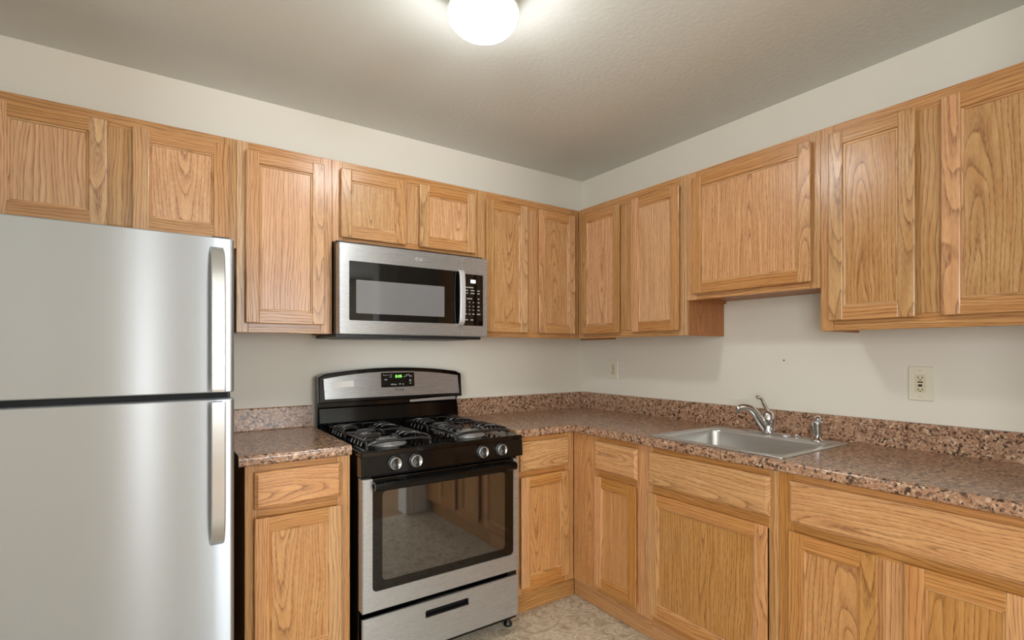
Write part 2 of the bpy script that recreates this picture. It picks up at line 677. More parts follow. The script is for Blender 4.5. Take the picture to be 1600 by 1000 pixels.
window('fill_window_1', lambda u, d, z: (u, RB - 0.1 + d, z), -1.599, -0.301, 0.651, 2.219, 0.0)  # unseen window, added to hold the far fill lamp
window('fill_window_2', lambda u, d, z: (-4.89 + d, u, z), -5.299, -3.501, 0.651, 2.219, 0.0)  # unseen window, added to hold the left fill lamp


# ---------------------------------------------------------------- ceiling lamps
def globe_lamp(name, label, x, y, gmat, parts=True):
    t = thing(name, label, 'ceiling lamp', (x, y, H))
    bm = new_bm()
    lathe(bm, [(0.001, -0.0005), (0.060, -0.0005), (0.064, -0.006), (0.070, -0.022), (0.098, -0.050), (0.1125, -0.076), (0.113, -0.084), (0.108, -0.086), (0.001, -0.086)], (x, y, H), n=48)
    obj('canopy', bm, 'pan', t)  # opaque pan shaped to shade the ceiling from the globe
    bm = new_bm()
    prof = [(0.001, -0.0845), (0.090, -0.0845)]
    R, hc = 0.111, -0.090
    for i in range(15):
        a = 0.08 - i / 14 * (0.08 + PI / 2)
        prof.append((max(R * math.cos(a) , 0.0008), hc + 0.070 * math.sin(a)))
    lathe(bm, prof, (x, y, H), n=48)
    obj('globe', bm, gmat, t, 'glowing white glass globe')
    return t


globe_lamp('ceiling_lamp', 'small round white glass ceiling lamp glowing above the kitchen floor', -1.53, -1.23, 'globe')
globe_lamp('ceiling_lamp', 'glowing globe lamp on the ceiling of the room behind the kitchen opening', -2.38, -4.3, 'globe2')


# ---------------------------------------------------------------- cabinets
def door(T, u0, u1, z0, z1, d0, parent, om, horiz_panel=False, stile=0.050, name='door'):
    th = 0.019
    d1 = d0 + th
    T0 = T
    uc, zc, hu, hz = (u0 + u1) / 2, (z0 + z1) / 2, (u1 - u0) / 2, (z1 - z0) / 2

    def T(u, d, z):     # finger-pull bevel: the back of the door is smaller than its face
        k = min(max((d1 - 0.007 - d) / 0.011, 0.0), 1.0) * 0.0085
        return T0(uc + (u - uc) * (1 - k / hu), d, zc + (z - zc) * (1 - k / hz))

    bm = new_bm()
    bv = 0.004
    for a, b2 in ((u0, u0 + stile), (u1 - stile, u1)):
        box(bm, (a, d0, z0), (b2, d1, z1), T, bv, 2, 2, 'quarter' if random.random() < 0.7 else 'flat')
    for a, b2 in ((z0, z0 + stile), (z1 - stile, z1)):
        box(bm, (u0 + stile - 0.002, d0, a), (u1 - stile + 0.002, d1 - 0.0006, b2), T, bv * 0.6, 2, 0, 'rail')
    # the bead round the panel
    i0, i1, k0, k1 = u0 + stile, u1 - stile, z0 + stile, z1 - stile
    bw = 0.007
    for a, b2, g in (((i0 - .001, k0), (i0 + bw, k1), 2), ((i1 - bw, k0), (i1 + .001, k1), 2), ((i0 + bw * .6, k0 - .001), (i1 - bw * .6, k0 + bw), 0), ((i0 + bw * .6, k1 - bw), (i1 - bw * .6, k1 + .001), 0)):
        box(bm, (a[0], d0 + 0.004, a[1]), (b2[0], d1 - 0.0055, b2[1]), T, 0.002, 1, g, 'quarter')
    o = obj(name, bm, om, parent)
    bm = new_bm()
    box(bm, (i0 + 0.001, d0 + 0.004, k0 + 0.001), (i1 - 0.001, d0 + 0.010, k1 - 0.001), T, 0, 1, 2, 'flat' if random.random() < 0.75 else 'quarter')
    obj('center_panel', bm, om, o)
    return o


def drawer(T, u0, u1, z0, z1, d0, parent, om):
    bm = new_bm()
    d1 = d0 + 0.019
    i = 0.010
    rings = []
    for off, d in ((0, d0), (0, d0 + 0.009), (0.0035, d0 + 0.0125), (0.006, d0 + 0.0135), (0.010, d0 + 0.018), (0.012, d1)):
        rings.append([(u0 + off, d, z0 + off), (u1 - off, d, z0 + off), (u1 - off, d, z1 - off), (u0 + off, d, z1 - off)])
    t = bmesh.new()
    rv = [[t.verts.new(p) for p in r] for r in rings]
    for a in range(len(rv) - 1):
        for j in range(4):
            k = (j + 1) % 4
            t.faces.new((rv[a][j], rv[a][k], rv[a + 1][k], rv[a + 1][j]))
    t.faces.new(rv[0][::-1])
    t.faces.new(rv[-1])
    merge(bm, t, T, 0, style='flat')
    return obj('drawer_front', bm, om, parent)


def cabinet(T, label, u0, u1, z0, z1, depth, rows, om='oak', cat='wall cabinet', name='wall_cabinet', toe=False, group=None, blind=None, ends=(0, 0)):
    """rows (bottom to top) of openings: ('door'|'drawer', za, zb, [(ua, ub), ...])"""
    e = 0.0006
    u0, u1 = min(u0, u1) + e, max(u0, u1) - e
    cu = (u0 + u1) / 2
    base = Vector(T(cu, 0.02, z0 if not toe else 0.0))
    t = thing(name, label, cat, base, group)
    c0, c1 = (u0, u1) if blind is None else blind
    # carcass: sides, floor, top, back
    bm = new_bm()
    fd = depth - 0.019
    pz = 0.012
    for a in (c0, c1 - pz):
        box(bm, (a, 0.002, z0), (a + pz, fd, z1), T, 0, 1, 2, 'flat')
    box(bm, (c0 + pz, 0.002, z0 + 0.012), (c1 - pz, fd, z0 + 0.024), T, 0, 1, 0, 'quarter')
    if not toe:
        box(bm, (c0 + pz, 0.002, z1 - 0.012), (c1 - pz, fd, z1), T, 0, 1, 0, 'quarter')
    box(bm, (c0 + pz, 0.002, z0 + 0.024), (c1 - pz, 0.008, z1 - 0.012), T, 0, 1, 2, 'quarter')
    obj('carcass', bm, 'oak_side', t)
    # face frame
    ins = 0.012
    bm = new_bm()
    allu = sorted(p for r in rows for p in r[3])
    sl, sr = allu[0][0] + ins, max(p[1] for p in allu) - ins
    bvf = 0.0012
    box(bm, (u0, fd, z0), (sl, depth, z1), T, bvf, 1, 2)
    box(bm, (sr, fd, z0), (u1, depth, z1), T, bvf, 1, 2)
    zs = [z0] + [v for r in rows for v in (r[1] + ins, r[2] - ins)] + [z1]
    for i in range(0, len(zs), 2):
        box(bm, (sl, fd, zs[i]), (sr, depth - 0.0004, zs[i + 1]), T, bvf, 1, 0, 'rail')
    for r in rows:
        us = sorted(r[3])
        for a, b2 in zip(us[:-1], us[1:]):
            box(bm, (a[1] - ins, fd, r[1] + ins), (b2[0] + ins, depth - 0.0002, r[2] - ins), T, bvf, 1, 2)
    obj('face_frame', bm, om, t)
    for kind, za, zb, us in rows:
        for a, b2 in us:
            if kind == 'door':
                door(T, a, b2, za, zb, depth + 0.0028, t, om)
            else:
                drawer(T, a, b2, za, zb, depth + 0.0028, t, om)
    if toe:
        bm = new_bm()
        box(bm, (u0 - toe[0], 0.549, 0.001), (u1 + toe[1], 0.566, z0 + 0.004), T, 0.001, 1, 0, 'quarter')
        obj('toe_kick', bm, om, t)
    return t


ZT, ZB = 2.136, 1.366
D = 0.305
dz0, dz1 = 1.391, 2.103
GU = 'oak wall cabinets'
GL = 'oak base cabinets'
cabinet(BACK, 'short two-door oak wall cabinet above the stainless refrigerator', -3.03, -2.123, 1.700, ZT, D,
        [('door', 1.728, dz1, [(-2.830, -2.526), (-2.455, -2.153)])], group=GU)
cabinet(BACK, 'narrow tall one-door oak wall cabinet between refrigerator and microwave', -2.123, -1.750, ZB, ZT, D,
        [('door', 1.404, 2.100, [(-2.092, -1.787)])], group=GU)
cabinet(BACK, 'short two-door oak wall cabinet directly above the microwave', -1.750, -1.006, 1.775, ZT, D,
        [('door', 1.796, 2.102, [(-1.718, -1.411), (-1.342, -1.028)])], group=GU)
cabinet(BACK, 'two-door oak wall cabinet right of the microwave, running into the corner', -1.006, -0.305, ZB, ZT, D,
        [('door', dz0 + 0.002, 2.094, [(-0.965, -0.694), (-0.618, -0.346)])], group=GU, blind=(-1.0054, -0.003))
cabinet(RIGHT, 'two-door oak wall cabinet on the sink wall beside the corner, side panel showing', -1.080, -0.3055, ZB, ZT, D,
        [('door', dz0, 2.096, [(-0.660, -0.345), (-1.050, -0.743)])], group=GU)
cabinet(RIGHT, 'short single wide-door oak wall cabinet hanging above the sink', -1.687, -1.080, 1.532, ZT, D,
        [('door', 1.558, 2.102, [(-1.660, -1.121)])], group=GU)
cabinet(RIGHT, 'two-door oak wall cabinet at right end of the sink wall, above the wide outlet', -2.37, -1.687, ZB, ZT, D,
        [('door', 1.404, 2.100, [(-1.993, -1.723), (-2.330, -2.061)])], group=GU)

BZ0, BZ1, BD = 0.112, 0.8755, 0.611
LZ = 0.012     # the left unit stands a little higher
cabinet(BACK, 'narrow oak base cabinet with drawer and door between refrigerator and range', -2.131, -1.764, BZ0 + LZ, BZ1 + LZ, BD,
        [('door', 0.160, 0.700, [(-2.103, -1.802)]), ('drawer', 0.730, 0.862, [(-2.102, -1.802)])],
        om='oak_base', cat='base cabinet', name='base_cabinet', toe=(0, 0), group=GL)
cabinet(BACK, 'narrow oak base cabinet with drawer and door right of the range', -0.992, -0.6115, BZ0, BZ1, BD,
        [('door', 0.150, 0.684, [(-0.957, -0.656)]), ('drawer', 0.709, 0.853, [(-0.957, -0.654)])],
        om='oak_base', cat='base cabinet', name='base_cabinet', toe=(0, 0.045), group=GL)
cabinet(RIGHT, 'narrow oak base cabinet with small drawer, in the inner corner of the sink run', -1.089, -0.6125, BZ0, BZ1, BD,
        [('door', 0.146, 0.682, [(-1.055, -0.786)]), ('drawer', 0.711, 0.851, [(-1.055, -0.784)])],
        om='oak_base', cat='base cabinet', name='base_cabinet', toe=(0, 0.046), group=GL)
cabinet(RIGHT, 'oak base cabinet under the sink with false drawer and one wide door', -1.690, -1.089, BZ0, BZ1, BD,
        [('door', 0.146, 0.676, [(-1.660, -1.121)]), ('drawer', 0.710, 0.850, [(-1.666, -1.121)])],
        om='oak_base', cat='base cabinet', name='base_cabinet', toe=(0, 0), group=GL)
cabinet(RIGHT, 'two-door oak base cabinet with long drawer at right end of the sink run', -2.59, -1.690, BZ0, BZ1, BD,
        [('door', 0.146, 0.682, [(-1.997, -1.731), (-2.327, -2.061)]), ('drawer', 0.709, 0.850, [(-2.330, -1.731)])],
        om='oak_base', cat='base cabinet', name='base_cabinet', toe=(0, 0), group=GL)

# ---------------------------------------------------------------- countertops
CT = 0.9145
CO = 0.639


def counter_profile(zt):
    """(d, z) outline: rounded front edge, cove, backsplash"""
    th = 0.038
    p = [(0.002, zt - th), (CO - 0.006, zt - th)]
    for i in range(5):
        a = -PI / 2 + PI / 2 * i / 4
        p.append((CO - 0.008 + 0.008 * math.cos(a), zt - th + 0.008 + 0.008 * math.sin(a)))
    for i in range(7):
        a = PI / 2 * i / 6
        p.append((CO - 0.014 + 0.014 * math.cos(a), zt - 0.014 + 0.014 * math.sin(a)))
    p += [(0.026, zt), (0.022, zt + 0.004), (0.021, zt + 0.094)]
    for i in range(4):
        a = PI / 2 * i / 3
        p.append((0.015 + 0.006 * math.cos(a), zt + 0.096 + 0.006 * math.sin(a)))
    p += [(0.002, zt + 0.102)]
    return p


pr = counter_profile(CT + LZ)
bm = new_bm()
loft(bm, [[(-2.152, -d, z) for d, z in pr], [(-1.7655, -d, z) for d, z in pr]], smooth=False)
tag(obj('countertop', bm, 'granite'), 'small brown speckled countertop with backsplash between refrigerator and range', 'countertop')
pr = counter_profile(CT)
bm = new_bm()
loft(bm, [[(-0.9905, -d, z) for d, z in pr], [(-d, -d, z) for d, z in pr], [(-d, -2.615, z) for d, z in pr]], smooth=False)
ct = obj('countertop', bm, 'granite')
tag(ct, 'long L-shaped brown speckled countertop with backsplash turning the corner and holding the sink', 'countertop')
cb = new_bm()
box(cb, (-0.578, -1.682, 0.80), (-0.108, -1.118, 1.0))
cut = obj('cutter', cb, 'granite')
md = ct.modifiers.new('hole', 'BOOLEAN')
md.operation, md.object, md.solver = 'DIFFERENCE', cut, 'EXACT'
me = bpy.data.meshes.new_from_object(ct.evaluated_get(bpy.context.evaluated_depsgraph_get()))
ct.modifiers.clear()
ct.data = me
bpy.data.objects.remove(cut)

# ---------------------------------------------------------------- sink
SU0, SU1, SD0, SD1 = -1.700, -1.102, 0.086, 0.602       # along the wall, out from the wall
t = thing('sink', 'drop-in stainless single-bowl kitchen sink set in the long countertop', 'sink', (-(SD0 + SD1) / 2, (SU0 + SU1) / 2, CT))
bm = new_bm()
B0 = (SU0 + 0.036, SU1 - 0.036, SD0 + 0.098, SD1 - 0.034)
rings = []
for rc, z in (((SU0, SU1, SD0, SD1, 0.018), CT + 0.0008), ((SU0 + .002, SU1 - .002, SD0 + .002, SD1 - .002, 0.017), CT + 0.0050),
              ((SU0 + .010, SU1 - .010, SD0 + .010, SD1 - .010, 0.012), CT + 0.0065), ((SU0 + .018, SU1 - .018, SD0 + .018, SD1 - .018, 0.010), CT + 0.0045),
              ((B0[0] - .004, B0[1] + .004, B0[2] - .004, B0[3] + .004, 0.055), CT + 0.0042), ((B0[0] + .001, B0[1] - .001, B0[2] + .001, B0[3] - .001, 0.052), CT + 0.0015),
              ((B0[0] + .004, B0[1] - .004, B0[2] + .004, B0[3] - .004, 0.05), CT - 0.006), ((B0[0] + .010, B0[1] - .010, B0[2] + .010, B0[3] - .010, 0.05), CT - 0.140),
              ((B0[0] + .022, B0[1] - .022, B0[2] + .022, B0[3] - .022, 0.045), CT - 0.163), ((B0[0] + .05, B0[1] - .05, B0[2] + .05, B0[3] - .05, 0.035), CT - 0.170),
              ((-1.44, -1.36, 0.36, 0.44, 0.0395), CT - 0.175)):
    rings.append([(p[0], p[1], z) for p in rrect(*rc, n=8)])
loft(bm, rings, RIGHT, False, True)
so = obj('basin', bm, 'sink', t)
sm = so.modifiers.new('thickness', 'SOLIDIFY')
sm.thickness, sm.offset = 0.0015, -1
bm = new_bm()
lathe(bm, [(0.001, 0.0), (0.030, 0.0), (0.036, 0.004), (0.044, 0.005), (0.044, 0.002)], (-0.40, -1.40, CT - 0.1745), n=32)
obj('drain', bm, 'chrome', t)
DK = CT + 0.0046      # deck height

# faucet
FX, FY = -0.132, -1.385
t = thing('faucet', 'chrome single-lever kitchen faucet on the sink deck, lever raised', 'faucet', (FX, FY, DK))
bm = new_bm()
rings = [[(p[0], p[1], DK + h) for p in rrect(FY - 0.105 + o, FY + 0.105 - o, -FX - 0.027 + o, -FX + 0.027 - o, 0.026 - o, 8)] for o, h in ((0, 0.0005), (0, 0.004), (0.003, 0.008), (0.010, 0.0105))]
loft(bm, rings, RIGHT)
obj('deck_plate', bm, 'chrome', t)
bm = new_bm()
lathe(bm, [(0.030, 0.008), (0.0295, 0.018), (0.0265, 0.028), (0.0265, 0.060), (0.0285, 0.064), (0.0285, 0.069), (0.0270, 0.073), (0.0255, 0.086), (0.020, 0.097), (0.011, 0.103), (0.001, 0.1045)], (FX, FY, DK), n=32)
obj('body', bm, 'chrome', t)
bm = new_bm()
sd = Vector((-0.80, 0.60, 0)).normalized()


def along(s, h):
    return (FX + sd.x * s, FY + sd.y * s, DK + h)


pth = smooth_path([along(0.010, 0.022), along(0.032, 0.054), along(0.054, 0.090), along(0.076, 0.112), along(0.100, 0.120), along(0.122, 0.119), along(0.134, 0.112)], 6)
rr = [0.0215 - 0.0105 * i / (len(pth) - 1) for i in range(len(pth))]
tube(bm, pth, rr, 14)
sp = obj('spout', bm, 'chrome', t)
bm = new_bm()
tip = along(0.132, 0.114)
lathe(bm, [(0.001, 0.012), (0.0115, 0.010), (0.0125, 0.004), (0.0125, -0.014), (0.0105, -0.016), (0.001, -0.016)], tip, n=20)
obj('aerator', bm, 'chrome', sp)
bm = new_bm()
pth = smooth_path([(FX, FY, DK + 0.098), (FX + 0.003, FY + 0.010, DK + 0.114), (FX + 0.004, FY + 0.022, DK + 0.132), (FX + 0.004, FY + 0.030, DK + 0.150), (FX + 0.003, FY + 0.044, DK + 0.160), (FX + 0.002, FY + 0.056, DK + 0.160)], 5)
tube(bm, pth, [0.0125 - 0.005 * i / (len(pth) - 1) + (0.002 if i > len(pth) * 0.75 else 0) for i in range(len(pth))], 12, flat=0.7)
obj('lever', bm, 'chrome', t)

SX, SY = -0.140, -1.598
t = thing('side_sprayer', 'chrome side sprayer standing at the right end of the sink deck', 'sprayer', (SX, SY, DK))
bm = new_bm()
lathe(bm, [(0.001, 0.0005), (0.027, 0.0005), (0.026, 0.004), (0.019, 0.008), (0.016, 0.014), (0.0135, 0.016)], (SX, SY, DK), n=28)
obj('collar', bm, 'chrome', t)
bm = new_bm()
lathe(bm, [(0.0145, 0.012), (0.0155, 0.028), (0.0185, 0.050), (0.0200, 0.068), (0.0210, 0.074), (0.0210, 0.078), (0.017, 0.083), (0.001, 0.086)], (SX, SY, DK), n=24)
pth = smooth_path([(SX, SY, DK + 0.078), (SX - 0.006, SY - 0.004, DK + 0.090), (SX - 0.018, SY - 0.012, DK + 0.093), (SX - 0.028, SY - 0.018, DK + 0.086)], 5)
tube(bm, pth, [0.012, 0.0125, 0.013, 0.013, 0.0135, 0.0135, 0.0135, 0.0135, 0.013, 0.013, 0.0125, 0.0125, 0.0125, 0.012, 0.0115, 0.011][:len(pth)], 14)
obj('spray_head', bm, 'chrome', t)
bm = new_bm()
lathe(bm, [(0.001, 0.0005), (0.020, 0.0005), (0.020, 0.003), (0.012, 0.006), (0.009, 0.010), (0.009, 0.014), (0.001, 0.015)], (SX + 0.006, SY + 0.085, DK), n=24)
tag(obj('hole_cover', bm, 'chrome'), 'small round chrome hole cover on the sink deck between faucet and sprayer', 'hole cover')


# ---------------------------------------------------------------- outlets on the sink wall
def outlet_small():
    uc, zc = -0.301, 1.176
    t = thing('wall_outlet', 'narrow cream double outlet on the sink wall near the corner', 'outlet', (-0.002, uc, zc))
    bm = new_bm()
    slab(bm, uc - 0.036, uc + 0.036, zc - 0.059, zc + 0.059, 0.0005, 0.006, 0.004, RIGHT, 0.002)
    obj('cover_plate', bm, 'ivory', t)
    for dz in (0.020, -0.020):
        bm = new_bm()
        slab(bm, uc - 0.017, uc + 0.017, zc + dz - 0.0145, zc + dz + 0.0145, 0.0055, 0.0085, 0.010, RIGHT, 0.001)
        f = obj('receptacle', bm, 'ivory2', t)
        for a, b2, c2, d2 in ((-0.0077, -0.0053, -0.002, 0.007), (0.0053, 0.0077, -0.002, 0.007), (-0.0025, 0.0025, -0.0095, -0.005)):
            bm = new_bm()
            box(bm, (uc + a, 0.0080, zc + dz + c2), (uc + b2, 0.0089, zc + dz + d2), RIGHT)
            obj('slot', bm, 'slot', f)
    bm = new_bm()
    lathe(bm, [(0.001, -0.0025), (0.004, -0.002), (0.004, 0.003), (0.001, 0.003)], (-0.0065, uc, zc), 'x', 14)
    obj('screw', bm, 'slot', t)


def outlet_gfci():
    uc, zc = -1.910, 1.167
    t = thing('wall_outlet', 'wide cream outlet with dark test and reset buttons, right of the sink', 'outlet', (-0.002, uc, zc))
    bm = new_bm()
    slab(bm, uc - 0.0395, uc + 0.0395, zc - 0.065, zc + 0.065, 0.0005, 0.007, 0.004, RIGHT, 0.0025)
    obj('cover_plate', bm, 'ivory', t)
    bm = new_bm()
    slab(bm, uc - 0.0165, uc + 0.0165, zc - 0.0335, zc + 0.0335, 0.0065, 0.0090, 0.002, RIGHT, 0.0008)
    f = obj('receptacle', bm, 'ivory2', t)
    for s in (1, -1):
        for a, b2, c2, d2 in ((-0.0078, -0.0052, s * 0.0225 - 0.0035, s * 0.0225 + 0.0035), (0.0052, 0.0078, s * 0.0225 - 0.0035, s * 0.0225 + 0.0035),
                              (-0.0024, 0.0024, 0.0125 if s > 0 else -0.0305, 0.0160 if s > 0 else -0.0265)):
            bm = new_bm()
            box(bm, (uc + a, 0.0085, zc + c2), (uc + b2, 0.0094, zc + d2), RIGHT)
            obj('slot', bm, 'slot', f)
    for z0, z1, wd in ((0.003, 0.0075, 0.0085), (-0.0115, -0.003, 0.0065)):
        bm = new_bm()
        box(bm, (uc - wd, 0.0085, zc + z0), (uc + wd, 0.0102, zc + z1), RIGHT, 0.0006, 1)
        obj('button', bm, 'slot', f, 'dark test or reset button')
    for dz in (0.049, -0.049):
        bm = new_bm()
        lathe(bm, [(0.001, -0.0012), (0.0035, -0.001), (0.0035, 0.001), (0.001, 0.001)], (-0.0072, uc, zc + dz), 'x', 14)
        obj('screw', bm, 'ivory2', t)


outlet_small()
outlet_gfci()
bm = new_bm()
lathe(bm, [(0.0005, -0.003), (0.0032, -0.0025), (0.0032, -0.0003), (0.0005, -0.0003)], (0.0, -1.387, 1.248), 'x', 12)
tag(obj('wall_anchor', bm, 'dkprint'), 'tiny dark screw left in the bare wall above the faucet', 'screw')


# ---------------------------------------------------------------- refrigerator
FX0, FX1, FD = -2.945, -2.180, 0.780
t = thing('refrigerator', 'stainless top-freezer refrigerator at left with two vertical bar handles', 'refrigerator', ((FX0 + FX1) / 2, -0.4, 0.0))
bm = new_bm()
box(bm, (FX0 + 0.004, 0.04, 0.03), (FX1 - 0.004, FD - 0.085, 1.632), BACK, 0.004, 2)
obj('cabinet', bm, 'blackp', t, 'black side of the refrigerator')
bm = new_bm()
box(bm, (FX0 + 0.012, FD - 0.0845, 0.10), (FX1 - 0.012, FD - 0.066, 1.628), BACK)
obj('gasket', bm, 'gap', t)


def fridge_door(z0, z1, nm):
    bm = new_bm()
    r, n = 0.012, 6
    prof = [(FX0, FD - 0.065), (FX1, FD - 0.065)]
    for i in range(n + 1):
        a = PI / 2 * i / n
        prof.append((FX1 - r + r * math.cos(a), FD - 0.004 - r + r * math.sin(a)))
    # slightly bowed front
    for i in range(1, 16):
        u = FX1 - r + (FX0 + r - FX1 + r) * i / 16
        s = (u - (FX0 + FX1) / 2) / ((FX1 - FX0) / 2)
        prof.append((u, FD - 0.004 + 0.004 * (1 - s * s)))
    for i in range(n + 1):
        a = PI / 2 + PI / 2 * i / n
        prof.append((FX0 + r + r * math.cos(a), FD - 0.004 - r + r * math.sin(a)))
    e = 0.003
    cx, cy = (FX0 + FX1) / 2, FD - 0.04
    ins = [(cx + (p[0] - cx) * (1 - e / 0.38), cy + (p[1] - cy) * (1 - e / 0.036)) for p in prof]
    loft(bm, [[(p[0], p[1], z0) for p in ins], [(p[0], p[1], z0 + e) for p in prof], [(p[0], p[1], z1 - e) for p in prof], [(p[0], p[1], z1) for p in ins]], BACK)
    o = obj(nm, bm, 'fridge', t)
    md = o.modifiers.new('edges', 'EDGE_SPLIT')
    md.split_angle = math.radians(35)
    return o


def strap_handle(parent, za, zb):
    """flat bar from za (the end by the gap) to zb (the far end, curving into the door)"""
    u0, u1 = -2.2475, -2.2085
    s = 1 if zb > za else -1
    f = FD + 0.001
    ctr = smooth_path([(f - 0.003, zb, 0), (f + 0.016, zb - s * 0.018, 0), (f + 0.034, zb - s * 0.055, 0), (f + 0.041, zb - s * 0.12, 0), (f + 0.042, (za + zb) / 2, 0), (f + 0.042, za + s * 0.03, 0), (f + 0.041, za + s * 0.001, 0)], 6)
    rings = []
    for i, p in enumerate(ctr):
        a, b2 = ctr[max(i - 1, 0)], ctr[min(i + 1, len(ctr) - 1)]
        d = (b2 - a).normalized()
        nrm = Vector((-d.y, d.x, 0)) * 0.0055
        q, r = p + nrm, p - nrm
        c = 0.003
        rings.append([(u0 + c, q.x, q.y), (u1 - c, q.x, q.y), (u1, (q.x * .7 + r.x * .3), (q.y * .7 + r.y * .3)), (u1, (q.x * .3 + r.x * .7), (q.y * .3 + r.y * .7)),
                      (u1 - c, r.x, r.y), (u0 + c, r.x, r.y), (u0, (q.x * .3 + r.x * .7), (q.y * .3 + r.y * .7)), (u0, (q.x * .7 + r.x * .3), (q.y * .7 + r.y * .3))])
    bm = new_bm()
    loft(bm, rings, BACK, smooth=False)
    box(bm, (u0 + 0.006, FD - 0.004, za), (u1 - 0.006, FD + 0.038, za + s * 0.024), BACK, 0.003)
    obj('handle', bm, 'strap', parent)


fz = fridge_door(1.160, 1.646, 'freezer_door')
fr = fridge_door(0.085, 1.139, 'door')
strap_handle(fz, 1.165, 1.610)
strap_handle(fr, 1.134, 0.690)
bm = new_bm()
box(bm, (FX1 - 0.062, FD - 0.13, 1.6325), (FX1 - 0.008, FD - 0.03, 1.654), BACK, 0.004)
obj('hinge_cap', bm, 'blackp', t)
bm = new_bm()
box(bm, (FX0 + 0.01, FD - 0.10, 0.001), (FX1 - 0.01, FD - 0.07, 0.080), BACK, 0.003)
obj('kick_grille', bm, 'blackp', t)

# ---------------------------------------------------------------- microwave
MX0, MX1 = -1.7485, -1.0075
MD = 0.405
t = thing('microwave', 'stainless over-the-range microwave mounted under the short oak cabinet', 'microwave', ((MX0 + MX1) / 2, -0.2, 1.363))
bm = new_bm()
box(bm, (MX0 + 0.002, 0.003, 1.366), (MX1 - 0.002, MD - 0.046, 1.772), BACK, 0.003)
obj('body', bm, 'blackp', t)
bm = new_bm()
box(bm, (MX0 + 0.004, 0.003, 1.350), (MX1 - 0.004, MD - 0.060, 1.3655), BACK, 0.003)
bp_ = obj('base_plate', bm, 'blackp', t)
bm = new_bm()
for a in (MX0 + 0.05, MX0 + 0.42):
    box(bm, (a, 0.06, 1.347), (a + 0.27, 0.27, 1.3505), BACK, 0.001, 1)
obj('grease_filter', bm, 'filt', bp_)
SEAM = -1.1545
bm = new_bm()
slab(bm, MX0, SEAM - 0.0008, 1.363, 1.757, MD - 0.044, MD, 0.004, BACK, 0.003, hole=(-1.705, -1.160, 1.424, 1.681, 0.004))
dr = obj('door', bm, 'steel', t)
bm = new_bm()
slab(bm, -1.7046, -1.1604, 1.4244, 1.6806, MD - 0.040, MD - 0.0012, 0.004, BACK, 0.001)
gl = obj('door_glass', bm, 'glass', dr, 'black glass of the microwave door')
bm = new_bm()
slab(bm, -1.675, -1.250, 1.455, 1.601, MD - 0.0014, MD - 0.0004, 0.004, BACK, 0.0003)
obj('window', bm, 'micwin', dr, 'grey see-through window in the black glass')
bm = new_bm()
ys = [(1.418, 0.006), (1.424, 0.020), (1.444, 0.032), (1.50, 0.037), (1.553, 0.0385), (1.606, 0.037), (1.660, 0.032), (1.682, 0.020), (1.688, 0.006)]
cps = smooth_path([(MD - 0.002 + o * 0.72, z, 0) for z, o in ys], 5)
rings = [[(a, p.x + b2, p.y) for a, b2 in rrect(-1.1795, -1.1500, -0.006, 0.006, 0.004, 3)] for p in cps]
loft(bm, rings, BACK, smooth=False)
obj('handle', bm, 'satin', dr)
bm = new_bm()
slab(bm, SEAM + 0.0008, MX1, 1.363, 1.757, MD - 0.044, MD, 0.004, BACK, 0.003, hole=(-1.1515, -1.034, 1.417, 1.672, 0.005))
cpn = obj('control_column', bm, 'steel', t)
bm = new_bm()
slab(bm, -1.1511, -1.0344, 1.4174, 1.6716, MD - 0.040, MD - 0.0010, 0.004, BACK, 0.001)
cg = obj('control_panel', bm, 'glass', cpn, 'black control panel')
bm = new_bm()
slab(bm, -1.106, -1.077, 1.629, 1.646, MD - 0.0012, MD - 0.0004, 0.002, BACK, 0.0003)
obj('display', bm, 'disp', cpn, 'small lit white display')
for z, cols in ((1.607, ((-1.112, .045),)), (1.592, ((-1.128, .016), (-1.095, .022), (-1.060, .014))), (1.578, ((-1.128, .016), (-1.095, .022), (-1.060, .012))),
                (1.551, ((-1.112, .030), (-1.060, .010))), (1.533, ((-1.112, .006), (-1.090, .006), (-1.060, .012))), (1.513, ((-1.134, .006), (-1.112, .006), (-1.090, .006), (-1.060, .012))),
                (1.495, ((-1.134, .006), (-1.112, .006), (-1.090, .006), (-1.060, .012))), (1.475, ((-1.132, .012), (-1.112, .008), (-1.090, .012), (-1.060, .020))), (1.446, ((-1.128, .015), (-1.098, .015)))):
    for u, wd in cols:
        bm = new_bm()
        box(bm, (u - wd / 2, MD - 0.0012, z - 0.0028), (u + wd / 2, MD - 0.0005, z + 0.0028), BACK)
        obj('key_mark', bm, 'grey', cpn)
bm = new_bm()
# small round swirl emblem above the window
for cu_, a0, a1, rr_ in ((-1.392, 0.4, 5.2, 0.0062), (-1.374, 2.6, 7.6, 0.0062)):
    pts = [(cu_ + rr_ * math.cos(a0 + (a1 - a0) * i / 14), MD + 0.0002, 1.719 + 0.9 * rr_ * math.sin(a0 + (a1 - a0) * i / 14)) for i in range(15)]
    tube(bm, pts, 0.0011, 6, BACK)
obj('emblem', bm, 'white', dr, 'pale round emblem')

